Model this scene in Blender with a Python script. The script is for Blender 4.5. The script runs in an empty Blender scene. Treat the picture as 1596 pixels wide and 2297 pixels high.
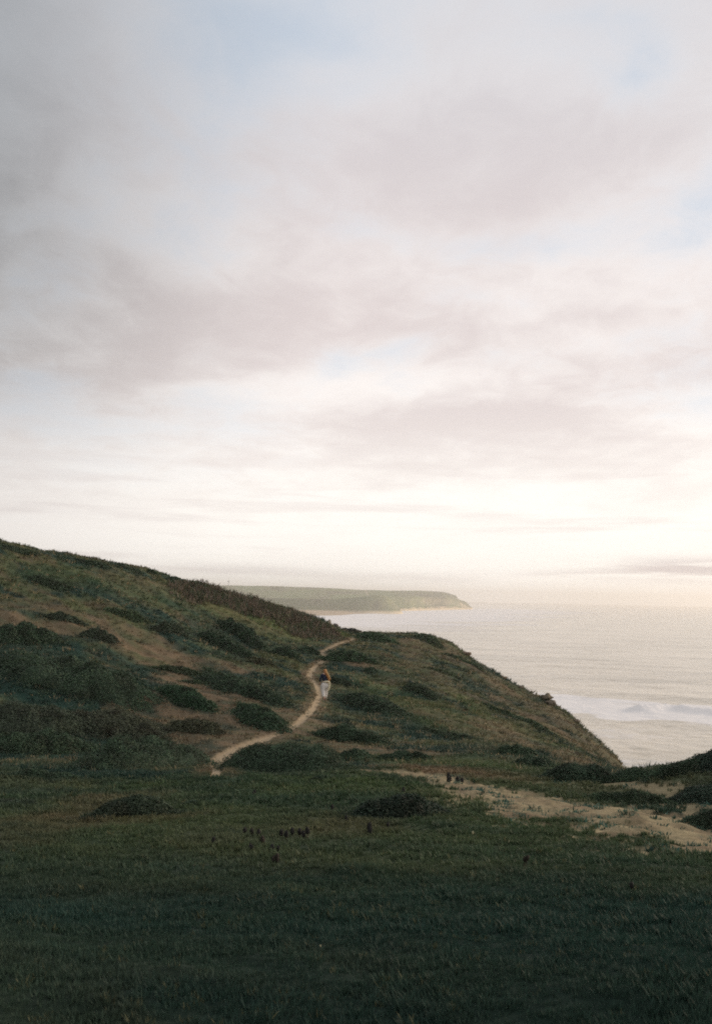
import bpy, math, random
import numpy as np
random.seed(4); rng = np.random.default_rng(7)
sc = bpy.context.scene
col = sc.collection
R = math.radians

# ------------------------------------------------------------------ camera
W_PX, H_PX, FPX = 711.0, 1024.0, 887.0
PITCH, ROLL, CAMZ = R(5.45), R(1.17), 40.0
V = 711.0 / 1596.0                       # design pixels -> render pixels
cam = bpy.data.cameras.new('camera'); camo = bpy.data.objects.new('camera', cam); col.objects.link(camo)
F = np.array([0, math.cos(PITCH), math.sin(PITCH)])
R0 = np.array([1.0, 0, 0]); U0 = np.array([0, -math.sin(PITCH), math.cos(PITCH)])
RT = math.cos(ROLL) * R0 + math.sin(ROLL) * U0
UP = -math.sin(ROLL) * R0 + math.cos(ROLL) * U0
from mathutils import Matrix, Vector
m = Matrix.Identity(4)
for i in range(3):
    m[i][0], m[i][1], m[i][2] = RT[i], UP[i], -F[i]
m[2][3] = CAMZ
camo.matrix_world = m
cam.sensor_fit = 'VERTICAL'; cam.sensor_height = 36; cam.lens = FPX / H_PX * 36
cam.clip_start = 0.1; cam.clip_end = 60000
cam.dof.use_dof = True; cam.dof.focus_distance = 55; cam.dof.aperture_fstop = 5.6
sc.camera = camo
CP = np.array([0, 0, CAMZ])

# ------------------------------------------------------------------ sun, exposure, sky
SUN_AZ, SUN_EL = R(58), R(13)            # azimuth clockwise from +Y, towards +X (the sea side)
SUN_DIR = np.array([math.sin(SUN_AZ) * math.cos(SUN_EL), math.cos(SUN_AZ) * math.cos(SUN_EL), math.sin(SUN_EL)])
sl = bpy.data.lights.new('sun', 'SUN'); sl.energy = 1.3; sl.angle = R(11); sl.color = (1.0, 0.80, 0.58)
so = bpy.data.objects.new('sun', sl); col.objects.link(so)
so.rotation_euler = Vector(-SUN_DIR).to_track_quat('-Z', 'Y').to_euler()
vs = sc.view_settings; vs.view_transform = 'Standard'; vs.look = 'None'; vs.gamma = 1; vs.use_curve_mapping = False
vs.exposure = 0.52
sc.cycles.filter_width = 1.9
sc.cycles.use_denoising = False
sc.cycles.max_bounces = 6; sc.cycles.diffuse_bounces = 3; sc.cycles.glossy_bounces = 2
sc.cycles.transmission_bounces = 2; sc.cycles.transparent_max_bounces = 4; sc.cycles.volume_bounces = 1


class G:
    """small helper for node graphs"""
    def __init__(s, nt): s.nt = nt
    def n(s, t, **k):
        nd = s.nt.nodes.new(t)
        for a, b in k.items(): setattr(nd, a, b)
        return nd
    def put(s, sock, v):
        if isinstance(v, (int, float)): sock.default_value = v
        elif isinstance(v, tuple): sock.default_value = v if len(v) == len(sock.default_value) else v + (1,)
        else: s.nt.links.new(v, sock)
    def m(s, op, a, b=0.0, c=0.0, clamp=False):
        nd = s.n('ShaderNodeMath', operation=op, use_clamp=clamp)
        s.put(nd.inputs[0], a); s.put(nd.inputs[1], b); s.put(nd.inputs[2], c)
        return nd.outputs[0]
    def vm(s, op, a, b=(0., 0., 0.)):
        nd = s.n('ShaderNodeVectorMath', operation=op)
        s.put(nd.inputs[0], a); s.put(nd.inputs[1], b)
        return nd.outputs['Value'] if op in ('DOT_PRODUCT', 'LENGTH') else nd.outputs[0]
    def mix(s, f, a, b):
        nd = s.n('ShaderNodeMix', data_type='RGBA')
        s.put(nd.inputs[0], f); s.put(nd.inputs[6], a); s.put(nd.inputs[7], b)
        return nd.outputs[2]
    def noise(s, vec, scale, detail=4, rough=.5, dist=0.0):
        nd = s.n('ShaderNodeTexNoise')
        s.put(nd.inputs['Vector'], vec); s.put(nd.inputs['Scale'], scale)
        s.put(nd.inputs['Detail'], detail); s.put(nd.inputs['Roughness'], rough); s.put(nd.inputs['Distortion'], dist)
        return nd.outputs[0]
    def ramp(s, f, a, b, lo=0.0, hi=1.0):
        nd = s.n('ShaderNodeMapRange', interpolation_type='SMOOTHSTEP')
        s.put(nd.inputs[0], f); s.put(nd.inputs[1], a); s.put(nd.inputs[2], b)
        s.put(nd.inputs[3], lo); s.put(nd.inputs[4], hi)
        return nd.outputs[0]
    def comb(s, x, y, z):
        nd = s.n('ShaderNodeCombineXYZ'); s.put(nd.inputs[0], x); s.put(nd.inputs[1], y); s.put(nd.inputs[2], z)
        return nd.outputs[0]


def ray(vx, vy):
    x, y = vx * V, vy * V
    d = F * FPX + RT * (x - W_PX / 2) - UP * (y - H_PX / 2)
    return d / np.linalg.norm(d)


world = bpy.data.worlds.new('World'); sc.world = world; world.use_nodes = True
g = G(world.node_tree); bgn = world.node_tree.nodes['Background']
sky = g.n('ShaderNodeTexSky', sky_type='NISHITA', sun_disc=False)
sky.sun_elevation = SUN_EL; sky.sun_rotation = SUN_AZ; sky.altitude = 40; sky.dust_density = 2.0; sky.air_density = 1.0
D = g.vm('NORMALIZE', g.n('ShaderNodeTexCoord').outputs['Generated'])
sep = g.n('ShaderNodeSeparateXYZ'); g.put(sep.inputs[0], D)
dx, dy, dz = sep.outputs
dzp = g.m('ADD', g.m('MAXIMUM', dz, 0.0), 0.13)
qx = g.m('DIVIDE', dx, dzp); qy = g.m('DIVIDE', dy, dzp)
Q = g.comb(qx, qy, 0.0)                                     # the cloud sheet seen from below
Qr = g.comb(g.m('ADD', g.m('MULTIPLY', qx, 1.0), g.m('MULTIPLY', qy, .25)), g.m('MULTIPLY', qy, .75), 3.7)
big = g.noise(Qr, 0.95, 6, .52, .55)
Q2 = g.comb(qx, g.m('ADD', qy, .10), 8.1)
mid = g.noise(Q2, 2.3, 7, .55, .5)
lump = g.noise(g.comb(g.m('ADD', qx, .07), g.m('ADD', qy, .05), 1.3), 1.35, 5, .5, .5)
sund = g.vm('DOT_PRODUCT', D, tuple(float(c) for c in SUN_DIR))


def blob(vx, vy, width, amt):
    """a gap (or bank) in the cloud sheet round one compass direction"""
    dd = g.vm('DOT_PRODUCT', D, tuple(float(c) for c in ray(vx, vy)))
    return g.m('MULTIPLY', g.m('EXPONENT', g.m('MULTIPLY', g.m('SUBTRACT', dd, 1.0), 1.0 / (R(width) ** 2 * .5))), amt)


def ebank(vx, vy, wx, wz, amt):
    """a long flat bank lying at one bearing and elevation"""
    a_ = ray(vx, vy)
    u = g.m('DIVIDE', g.m('SUBTRACT', dx, float(a_[0])), wx); w = g.m('DIVIDE', g.m('SUBTRACT', dz, float(a_[2])), wz)
    e_ = g.m('EXPONENT', g.m('MULTIPLY', g.m('ADD', g.m('MULTIPLY', u, u), g.m('MULTIPLY', w, w)), -1.0))
    return g.m('MULTIPLY', g.m('MULTIPLY', e_, g.ramp(dy, 0.0, .2)), amt)


gap = 0.0
for vx, vy, wd, am in [(600, 50, 7.5, .20), (560, 430, 6, -.10), (700, 300, 5, -.05), (320, 330, 5, .0), (745, 800, 1.4, .08), (900, 885, 2.4, .12), (1440, 160, 2.2, .12), (1340, 60, 4, .10),
                       (110, 640, 3.0, .10), (480, 560, 4, .03), (1180, 620, 4.5, .10), (1500, 560, 4, .0), (430, 900, 3.5, .08),
                       (1000, 230, 7, -.12), (300, 780, 6, -.12), (1300, 780, 7, -.09), (900, 980, 5, -.14), (620, 700, 3, -.1)]:
    b_ = blob(vx, vy, wd, am); gap = b_ if isinstance(gap, float) else g.m('ADD', gap, b_)
cover = g.m('SUBTRACT', g.m('ADD', g.m('MULTIPLY', big, .75), g.m('MULTIPLY', mid, .38)), gap)
fine = g.noise(g.comb(qx, g.m('MULTIPLY', qy, .8), 5.5), 7.5, 6, .6, .6)
cover = g.m('ADD', cover, g.m('MULTIPLY', g.m('SUBTRACT', fine, .5), .22))
cmask = g.ramp(cover, .31, .62)                             # 1 = cloud, 0 = blue
bank = g.m('ADD', g.m('ADD', g.m('ADD', ebank(250, 960, .17, .045, .13), ebank(1180, 935, .10, .020, .13)), g.m('ADD', ebank(400, 780, .14, .035, .08), ebank(930, 965, .06, .014, .08))), g.m('ADD', g.m('ADD', ebank(1450, 830, .10, .03, .08), ebank(1000, 330, .2, .05, .06)), ebank(800, 860, .13, .018, -.16)))
thick = g.ramp(g.m('ADD', bank, g.m('ADD', g.m('MULTIPLY', cover, .7), g.m('ADD', g.m('MULTIPLY', lump, .45), g.m('MULTIPLY', g.m('SUBTRACT', fine, .5), .15)))), .50, .84)
near_sun = g.ramp(sund, .30, .97)
low = g.ramp(dz, .0, .38, 1.0, 0.0)
K = 10.0
def c10(r_, g_, b_): return (r_ * K, g_ * K, b_ * K)
side = g.ramp(g.m('ADD', dx, g.m('MULTIPLY', low, .10)), -.50, .0)
cl_dark = g.mix(side, c10(.16, .17, .175), c10(.52, .465, .46))
cl_dark = g.mix(low, cl_dark, g.mix(side, c10(.43, .395, .385), c10(.61, .555, .535)))
cl_lite = g.mix(side, c10(.25, .265, .28), c10(.665, .625, .61))
cl_lite = g.mix(low, cl_lite, g.mix(side, c10(.52, .50, .495), c10(.80, .76, .72)))
cloud = g.mix(thick, cl_lite, cl_dark)
skyc = g.mix(.88, sky.outputs[0], g.mix(side, c10(.17, .205, .25), c10(.44, .50, .58)))
skyc = g.mix(g.m('POWER', low, 1.2), skyc, g.mix(side, c10(.50, .51, .53), c10(.78, .76, .74)))
out = g.mix(cmask, skyc, cloud)
up_ = g.ramp(dz, .30, .62)
out = g.mix(g.m('MULTIPLY', up_, .5), out, g.mix(side, c10(.16, .19, .22), c10(.38, .415, .465)))
# thin long streaks low over the sea and the hazy bright band on the horizon
strk = g.noise(g.comb(g.m('MULTIPLY', dx, 3.0), g.m('MULTIPLY', dy, 3.0), g.m('MULTIPLY', dz, 46.0)), 1.25, 5, .55, .25)
band = g.m('MULTIPLY', g.ramp(strk, .50, .68), g.m('MULTIPLY', g.ramp(dz, .0, .03), g.ramp(dz, .08, .26, 1, 0)))
hz = g.ramp(dz, .02, .23, .9, 0.0)
horizon = g.mix(side, c10(.56, .53, .515), c10(.82, .79, .74))
out = g.mix(hz, out, horizon)
out = g.mix(g.m('MULTIPLY', band, .42), out, g.mix(side, c10(.44, .415, .41), c10(.58, .52, .50)))
wis = g.ramp(g.noise(g.comb(g.m('MULTIPLY', dx, 6.0), g.m('MULTIPLY', dy, 6.0), g.m('MULTIPLY', dz, 90.0)), 1.0, 4, .55, .3), .32, .55)
lowc = g.m('MULTIPLY', g.m('ADD', g.m('ADD', ebank(1560, 1278, .085, .011, 1.25), ebank(1270, 1292, .05, .005, .5)), g.m('ADD', ebank(980, 1302, .05, .004, .35), ebank(560, 1280, .09, .006, .4))), wis, clamp=True)
out = g.mix(lowc, out, g.mix(side, c10(.42, .39, .39), c10(.47, .42, .42)))
out = g.mix(g.m('MULTIPLY', g.ramp(dz, -.01, -.12), .8), out, c10(.35, .33, .31))
g.nt.links.new(out, bgn.inputs[0]); bgn.inputs[1].default_value = 0.1


# ------------------------------------------------------------------ helpers
def tag(o, label=None, cat=None, group=None, kind=None):
    if label: o['label'] = label
    if cat: o['category'] = cat
    if group: o['group'] = group
    if kind: o['kind'] = kind
    return o


def mesh_obj(name, v, tris, colr=None, mat=None, parent=None, smooth=False, quads=False):
    me = bpy.data.meshes.new(name)
    v = np.ascontiguousarray(v, dtype=np.float32); tris = np.ascontiguousarray(tris, dtype=np.int32)
    k = tris.shape[1]
    me.vertices.add(len(v)); me.vertices.foreach_set('co', v.ravel())
    me.loops.add(tris.size); me.loops.foreach_set('vertex_index', tris.ravel())
    me.polygons.add(len(tris)); me.polygons.foreach_set('loop_start', np.arange(0, tris.size, k, dtype=np.int32))
    me.polygons.foreach_set('loop_total', np.full(len(tris), k, dtype=np.int32))
    if smooth: me.polygons.foreach_set('use_smooth', np.ones(len(tris), dtype=bool))
    me.update(calc_edges=True)
    if colr is not None:
        at = me.color_attributes.new('Col', 'FLOAT_COLOR', 'POINT')
        c4 = np.ones((len(v), 4), dtype=np.float32); c4[:, :3] = colr
        at.data.foreach_set('color', c4.ravel())
    if mat: me.materials.append(mat)
    o = bpy.data.objects.new(name, me); col.objects.link(o)
    if parent: o.parent = parent
    return o


def hash2(ix, iy, seed):
    h = (ix.astype(np.int64) * 374761393 + iy.astype(np.int64) * 668265263 + (int(seed) * 144269504088 % 2147483647)) & 0xffffffff
    h = ((h ^ (h >> 13)) * 1274126177) & 0xffffffff
    return (h ^ (h >> 16)) & 0xffffffff


def pnoise(x, y, seed=0):
    x = np.asarray(x, float); y = np.asarray(y, float)
    ix = np.floor(x); iy = np.floor(y); fx = x - ix; fy = y - iy
    ux = fx * fx * fx * (fx * (fx * 6 - 15) + 10); uy = fy * fy * fy * (fy * (fy * 6 - 15) + 10)
    def gr(a, b):
        an = hash2(ix + a, iy + b, seed) / 4294967296.0 * 2 * math.pi
        return np.cos(an) * (fx - a) + np.sin(an) * (fy - b)
    n0 = gr(0, 0) * (1 - ux) + gr(1, 0) * ux
    n1 = gr(0, 1) * (1 - ux) + gr(1, 1) * ux
    return (n0 * (1 - uy) + n1 * uy) * 1.5


def fbm(x, y, sc_, octv=4, seed=0, gain=.5):
    s_, a, f, t = 0, 1.0, 1.0 / sc_, 0
    for k in range(octv):
        s_ = s_ + a * pnoise(x * f + 17.3 * k, y * f - 9.1 * k, seed + k); t += a; a *= gain; f *= 2.03
    return s_ / t


def sstep(x, a, b):
    t = np.clip((x - a) / (b - a), 0, 1); return t * t * (3 - 2 * t)


def pchip(xk, yk, x):
    xk = np.asarray(xk, float); yk = np.asarray(yk, float)
    h = np.diff(xk); d = np.diff(yk) / h
    mm = np.zeros(len(xk))
    for i in range(1, len(xk) - 1):
        if d[i - 1] * d[i] > 0:
            w1 = 2 * h[i] + h[i - 1]; w2 = h[i] + 2 * h[i - 1]
            mm[i] = (w1 + w2) / (w1 / d[i - 1] + w2 / d[i])
    mm[0], mm[-1] = d[0], d[-1]
    x = np.clip(x, xk[0], xk[-1])
    i = np.clip(np.searchsorted(xk, x) - 1, 0, len(h) - 1)
    t = (x - xk[i]) / h[i]
    return (yk[i] * (1 + 2 * t) * (1 - t) ** 2 + h[i] * mm[i] * t * (1 - t) ** 2
            + yk[i + 1] * t * t * (3 - 2 * t) + h[i + 1 - 1] * mm[i + 1] * t * t * (t - 1))


def line_nodes(nodes):
    """photo sighting (vx, vy) + surveyed distance r -> azimuth, r, height"""
    a = []
    for vx, vy, r in nodes:
        d = ray(vx, vy); hl = math.hypot(d[0], d[1])
        a.append((math.atan2(d[0], d[1]), r, CAMZ + d[2] / hl * r))
    return np.array(sorted(a))


# ------------------------------------------------------------------ terrain survey
A_ = dict(
 B=[(-300, 2296, 3.6), (0, 2296, 3.6), (800, 2296, 3.6), (1596, 2296, 3.6), (1900, 2296, 3.6)],
 C=[(-300, 1960, 8), (0, 1970, 7.8), (400, 1985, 7.4), (800, 1990, 7.2), (1200, 2010, 6.8), (1596, 2060, 6.1), (1900, 2100, 5.6)],
 D=[(-300, 1740, 19), (0, 1745, 19), (200, 1745, 19), (400, 1748, 18), (488, 1742, 18), (620, 1748, 18), (750, 1744, 18), (880, 1747, 18), (1000, 1752, 18), (1150, 1790, 16), (1300, 1840, 13.5), (1450, 1878, 11.5), (1596, 1905, 10.5), (1900, 1960, 10)],
 E=[(-300, 1712, 27), (0, 1715, 27), (200, 1722, 26), (400, 1720, 26), (488, 1718, 25), (620, 1728, 25), (750, 1722, 24), (880, 1720, 23), (1000, 1733, 21), (1150, 1762, 19), (1300, 1800, 17), (1450, 1828, 15.5), (1596, 1852, 14.5), (1900, 1880, 14)],
 F=[(-300, 1685, 33), (0, 1690, 32), (200, 1690, 32), (400, 1700, 31), (500, 1690, 31), (620, 1665, 33), (750, 1688, 30), (880, 1702, 28), (1000, 1704, 27), (1100, 1704, 26), (1200, 1718, 25), (1300, 1738, 23.5), (1400, 1742, 22.5), (1500, 1728, 21.5), (1596, 1710, 20.5), (1900, 1650, 20)],
 G=[(-300, 1450, 50), (0, 1460, 50), (200, 1490, 50), (400, 1520, 50), (550, 1545, 49), (690, 1562, 49), (730, 1572, 49), (850, 1592, 49), (1000, 1620, 45), (1100, 1645, 42), (1200, 1672, 38), (1300, 1705, 34), (1400, 1752, 31), (1500, 1785, 29.5), (1596, 1810, 28.5), (1900, 1880, 28)],
 H=[(-300, 1290, 63), (0, 1325, 63), (200, 1350, 63), (400, 1400, 66), (550, 1440, 69), (690, 1466, 72), (760, 1458, 75), (850, 1470, 75), (1000, 1512, 72), (1100, 1560, 67), (1200, 1622, 58), (1300, 1680, 49), (1400, 1762, 42), (1500, 1835, 38), (1596, 1880, 36), (1900, 1980, 34)],
 I=[(-300, 1165, 73), (0, 1216, 76), (60, 1228, 77), (200, 1256, 80), (300, 1276, 83), (400, 1302, 86), (460, 1318, 88), (550, 1345, 91), (640, 1368, 94), (700, 1386, 97), (740, 1400, 99), (790, 1420, 100), (850, 1423, 100), (950, 1430, 98), (1000, 1443, 96), (1050, 1474, 93), (1100, 1503, 89), (1150, 1535, 85), (1200, 1559, 81), (1234, 1574, 78), (1262, 1598, 75), (1330, 1658, 68), (1370, 1690, 63), (1400, 1728, 59), (1450, 1800, 53), (1500, 1855, 48), (1596, 1930, 44), (1900, 2040, 40)],
)
L = {k: line_nodes(v) for k, v in A_.items()}
NRM = 1100
phi_in = np.radians(np.arange(-27, 27.001, .1))
phi = np.concatenate([np.radians(np.arange(-180, -27, 3.0)), phi_in, np.radians(np.arange(30, 180.1, 3.0))])
phi = np.unique(np.round(phi, 7)); NP = len(phi)
rr = np.exp(np.linspace(math.log(.8), math.log(560), NRM))
lr = np.log(rr)
keys = 'BCDEFGHI'
RL, ZL = {}, {}
for k in keys:
    a = L[k]; RL[k] = pchip(a[:, 0], a[:, 1], phi); ZL[k] = pchip(a[:, 0], a[:, 2], phi)
sea_side = sstep(phi, R(-9.5), R(2))                        # 0 inland, 1 seaward
back = np.clip((np.abs(phi) - R(60)) / R(60), 0, 1)         # behind the camera: a plain down
Z = np.zeros((NP, NRM))
for j in range(NP):
    s_ = sea_side[j]
    rI, zI = RL['I'][j], ZL['I'][j]
    rn = [.8] + [RL[k][j] for k in keys] + [rI + 9, rI + 32, rI + 75, 300, 560]
    zn = [CAMZ - 1.58] + [ZL[k][j] for k in keys] + [zI - .3 - 2.5 * s_, zI - 1.2 - 17 * s_ - .0 , (zI - 5) * (1 - s_) - 1.5 * s_, (zI - 16) * (1 - s_) * .8 - 4 * s_, -8.0]
    zc = pchip(np.log(rn), zn, lr)
    if back[j] > 0: zc = zc * (1 - back[j]) + back[j] * (CAMZ - 1.6 - .02 * rr)
    Z[j] = zc
# soften across azimuth
ker = np.exp(-.5 * (np.arange(-6, 7) / 3.0) ** 2); ker /= ker.sum()
Zp = np.pad(Z, ((6, 6), (0, 0)), mode='edge')
Zs = sum(ker[i] * Zp[i:i + NP] for i in range(13))
Z = Zs
PH, RR = np.meshgrid(phi, rr, indexing='ij')
X = RR * np.sin(PH); Y = RR * np.cos(PH)
def height(x, y):
    x = np.asarray(x, float); y = np.asarray(y, float)
    p = np.arctan2(x, y); r = np.hypot(x, y)
    i = np.clip(np.searchsorted(phi, p) - 1, 0, NP - 2)
    tp = np.clip((p - phi[i]) / (phi[i + 1] - phi[i]), 0, 1)
    f = np.clip((np.log(np.maximum(r, .8)) - lr[0]) / (lr[1] - lr[0]), 0, NRM - 1.001)
    k = f.astype(int); t = f - k
    return (Z[i, k] * (1 - tp) * (1 - t) + Z[i + 1, k] * tp * (1 - t) + Z[i, k + 1] * (1 - tp) * t + Z[i + 1, k + 1] * tp * t)


TT = np.exp(np.linspace(math.log(1.5), math.log(450), 4000))


def hit(vx, vy):
    d = ray(vx, vy); hl = math.hypot(d[0], d[1]); t = TT / hl
    p = CP + d[None, :] * t[:, None]
    below = p[:, 2] < height(p[:, 0], p[:, 1])
    if not below.any():                               # just above a skyline: take the nearest approach
        gapz = (p[:, 2] - height(p[:, 0], p[:, 1])) / TT; sel = TT < 130
        i = np.argmin(np.where(sel, gapz, 9))
    else: i = int(np.argmax(below))
    q = p[i].copy(); q[2] = float(height(q[0], q[1])); return q


def seg_dist(x, y, pts, wid):
    """distance to a polyline in units of its local half width"""
    best = np.full(np.shape(x), 99.0)
    for (a, wa), (b, wb) in zip(list(zip(pts, wid))[:-1], list(zip(pts, wid))[1:]):
        ax, ay, bx, by = a[0], a[1], b[0], b[1]
        L2 = (bx - ax) ** 2 + (by - ay) ** 2 + 1e-9
        t = np.clip(((x - ax) * (bx - ax) + (y - ay) * (by - ay)) / L2, 0, 1)
        d = np.hypot(x - ax - t * (bx - ax), y - ay - t * (by - ay)) / (wa + t * (wb - wa))
        best = np.minimum(best, d)
    return best


TR = [(486, 1742, .22), (490, 1722, .28), (500, 1702, .55), (545, 1676, .55), (600, 1654, .45), (640, 1640, .45), (680, 1612, .42), (706, 1582, .42), (716, 1560, .42), (712, 1540, .38),
      (695, 1520, .42), (707, 1496, .42), (732, 1476, .42), (722, 1464, .3), (750, 1449, .38), (785, 1437, .40), (801, 1426, .45)]
tr0 = [hit(a_, b_)[:2] for a_, b_, c_ in TR]
calm = 1 - .9 * np.exp(-(seg_dist(X, Y, tr0, [1.6] * len(tr0))) ** 2)      # worn ground along the trail has little relief
Z0 = Z.copy()
amp = sstep(RR, 2, 45)
Z += fbm(X, Y, 9.0, 3, 11) * (.10 + .42 * amp) * (1 - sstep(RR, 200, 400))
# down-slope hummocks, stretched towards the sea
us = X * .86 - Y * .5; ut = X * .5 + Y * .86
humm = fbm(us / 2.6, ut, 2.4, 4, 21)
Z += (np.maximum(humm, -.1)) * (.03 + .50 * sstep(RR, 20, 60)) * (1 - sstep(RR, 150, 300))
Z += fbm(X, Y, .9, 3, 31) * (.035 + .09 * amp)
Z += fbm(X, Y, .22, 2, 37) * .022
Z = Z0 + (Z - Z0) * calm


def project(p):
    d = np.asarray(p) - CP; z = d @ F
    return (W_PX / 2 + FPX * (d @ RT) / z) / V, (H_PX / 2 - FPX * (d @ UP) / z) / V


def smooth_line(pp, n=8):
    pp = [np.array(p) for p in pp]; o_ = []
    for i in range(len(pp) - 1):
        p0 = pp[max(i - 1, 0)]; p1 = pp[i]; p2 = pp[i + 1]; p3 = pp[min(i + 2, len(pp) - 1)]
        for k in range(n):
            t = k / n
            o_.append(.5 * ((2 * p1) + (-p0 + p2) * t + (2 * p0 - 5 * p1 + 4 * p2 - p3) * t * t + (-p0 + 3 * p1 - 3 * p2 + p3) * t ** 3))
    o_.append(pp[-1]); return o_


# trail up the hill: (vx, vy, half width in metres)
tr = smooth_line([np.append(hit(a, b)[:2], c) for a, b, c in TR], 5)
tr_p = [p[:2] for p in tr]; tr_w = [p[2] * (.44 + .2 * (i < 20)) for i, p in enumerate(tr)]
# sandy track on the right: (vx, vy, half width m)
SA = [(820, 1728, .2), (930, 1736, .55), (1010, 1752, .5), (1110, 1776, .75), (1240, 1806, 1.3), (1380, 1828, 1.35), (1500, 1852, 1.35), (1620, 1880, 1.2), (1760, 1920, 1.2)]
sa = smooth_line([np.append(hit(a, b)[:2], c) for a, b, c in SA], 4)
sa_p = [p[:2] for p in sa]; sa_w = [p[2] * 1.22 for p in sa]
SA2 = [(1200, 1762, .3), (1330, 1752, .5), (1470, 1768, .7), (1560, 1800, .9)]
sa2 = [hit(a, b)[:2] for a, b, c in SA2]; sa2_w = [c * .7 for a, b, c in SA2]


def wob(x, y, s1=1.4, s2=.3, a1=.35, a2=.25, seed=50):
    return fbm(x, y, s1, 3, seed) * a1 + fbm(x, y, s2, 2, seed + 5) * a2


# bare, reddish, dry-grass strips on the slopes: (points, half width m, strength)
DRY = [
 ([(0, 1402), (150, 1412), (300, 1445), (370, 1470)], 1.6, .95), ([(180, 1385), (330, 1430), (400, 1470), (520, 1500)], 1.1, .7),
 ([(340, 1470), (400, 1500), (470, 1560), (560, 1620), (640, 1640)], 1.8, 1.0), ([(400, 1500), (560, 1550), (650, 1600), (690, 1620)], 1.1, .9),
 ([(330, 1560), (420, 1600), (500, 1660), (540, 1680)], 1.1, .9), ([(280, 1590), (360, 1630), (470, 1680)], .9, .7),
 ([(640, 1640), (740, 1655), (830, 1690)], .9, .8), ([(700, 1625), (760, 1668), (900, 1690), (960, 1692)], .7, .8), ([(735, 1474), (790, 1490), (860, 1500)], .7, .75),
 ([(1000, 1450), (1080, 1510), (1200, 1580), (1330, 1670), (1390, 1720)], 1.6, .55), ([(1100, 1620), (1200, 1680), (1330, 1720)], 1.5, .6),
 ([(900, 1450), (1000, 1540), (1150, 1600)], 1.2, .4), ([(880, 1440), (960, 1450), (1020, 1480)], 2, .6), ([(250, 1300), (450, 1350), (560, 1400)], 2, .35),
 ([(0, 1350), (200, 1390)], 1.5, .5), ([(1100, 1560), (1240, 1640), (1340, 1700)], .9, .7), ([(960, 1600), (1100, 1660)], .9, .4),
 ([(0, 1708), (90, 1708), (165, 1702)], .28, 1.0), ([(0, 1880), (150, 1840), (230, 1800), (300, 1790)], .7, .4), ([(200, 1852), (350, 1836), (440, 1830)], .4, .25),
 ([(560, 1880), (700, 1872), (800, 1850)], .8, .25), ([(860, 1720), (960, 1724), (1100, 1742)], 1.0, .75),
]
GRN = [([(640, 1385), (740, 1412), (790, 1432)], 2.6, .9), ([(420, 1345), (560, 1392), (640, 1410)], 1.6, .8), ([(600, 1430), (700, 1430)], 1.5, .4),
       ([(850, 1545), (960, 1590), (1050, 1640)], 2, .5), ([(860, 1705), (1000, 1712), (1120, 1725)], 1.3, .6), ([(420, 1775), (560, 1762), (800, 1762), (1000, 1780)], 2.4, .5),
       ([(150, 1840), (500, 1850), (900, 1860), (1150, 1880)], 3.6, .42), ([(1000, 1540), (1150, 1640), (1240, 1670)], .8, .6), ([(150, 1290), (350, 1330)], 3, .4)]
DRK = [([(0, 1450), (160, 1540), (330, 1610)], 6.5, .85), ([(0, 1620), (250, 1670), (440, 1690)], 3.5, .85), ([(480, 1420), (540, 1470)], 2.5, .6), ([(560, 1540), (640, 1580)], 1.6, .5),
       ([(760, 1555), (900, 1620), (1000, 1660)], 1.5, .6), ([(1000, 1690), (1150, 1700)], 1.0, .6), ([(100, 1290), (300, 1360), (420, 1420)], 2.0, .6), ([(0, 1780), (380, 1790)], 1.0, .5)]
for S_ in (DRY, GRN, DRK):
    for i, (pts, w_, s__) in enumerate(S_):
        S_[i] = ([hit(a, b)[:2] for a, b in pts], w_, s__)


def soil_maps(x, y):
    wv = wob(x, y)
    r = np.hypot(x, y)
    wsc = .5 + .5 * sstep(r, 15, 60)
    t = seg_dist(x, y, tr_p, tr_w) + wv * .75 * wsc
    trail = 1 - sstep(t + fbm(x, y, .5, 3, 57) * .5, .65, 1.4)
    s1 = seg_dist(x, y, sa_p, sa_w) + wob(x, y, .9, .2, 1.0, .8, 80)
    s2 = seg_dist(x, y, sa2, sa2_w) + wob(x, y, .9, .2, .7, .5, 90)
    sand = np.maximum(1 - sstep(s1, .75, 1.25), .8 * (1 - sstep(s2, .7, 1.25)))
    dry = np.zeros_like(x)
    for pts, w_, st in DRY:
        d = seg_dist(x, y, pts, [w_] * len(pts)) + fbm(x * .8 - y * .2, y, 1.7, 3, 61) * .9
        dry = np.maximum(dry, st * (1 - sstep(d, .4, 1.4)))
    grn = np.zeros_like(x)
    for pts, w_, st in GRN:
        d = seg_dist(x, y, pts, [w_] * len(pts)) + fbm(x, y, 2.2, 3, 71) * .7
        grn = np.maximum(grn, st * (1 - sstep(d, .3, 1.5)))
    halo = 1 - sstep(seg_dist(x, y, tr_p, [w_ * 3.2 for w_ in tr_w]) + wv, .6, 1.3)
    dry = np.maximum(dry, halo * .75)
    return trail, sand, dry, grn


DARKG = np.array([.029, .064, .048]); MIDG = np.array([.125, .138, .064]); LITG = np.array([.110, .150, .050])
DRYC = np.array([.20, .145, .088]); BROWN = np.array([.150, .108, .072]); PATHC = np.array([.40, .305, .195]); SANDC = np.array([.33, .268, .158])


def lerp(a, b, t): return a + (b - a) * t[..., None]


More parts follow.
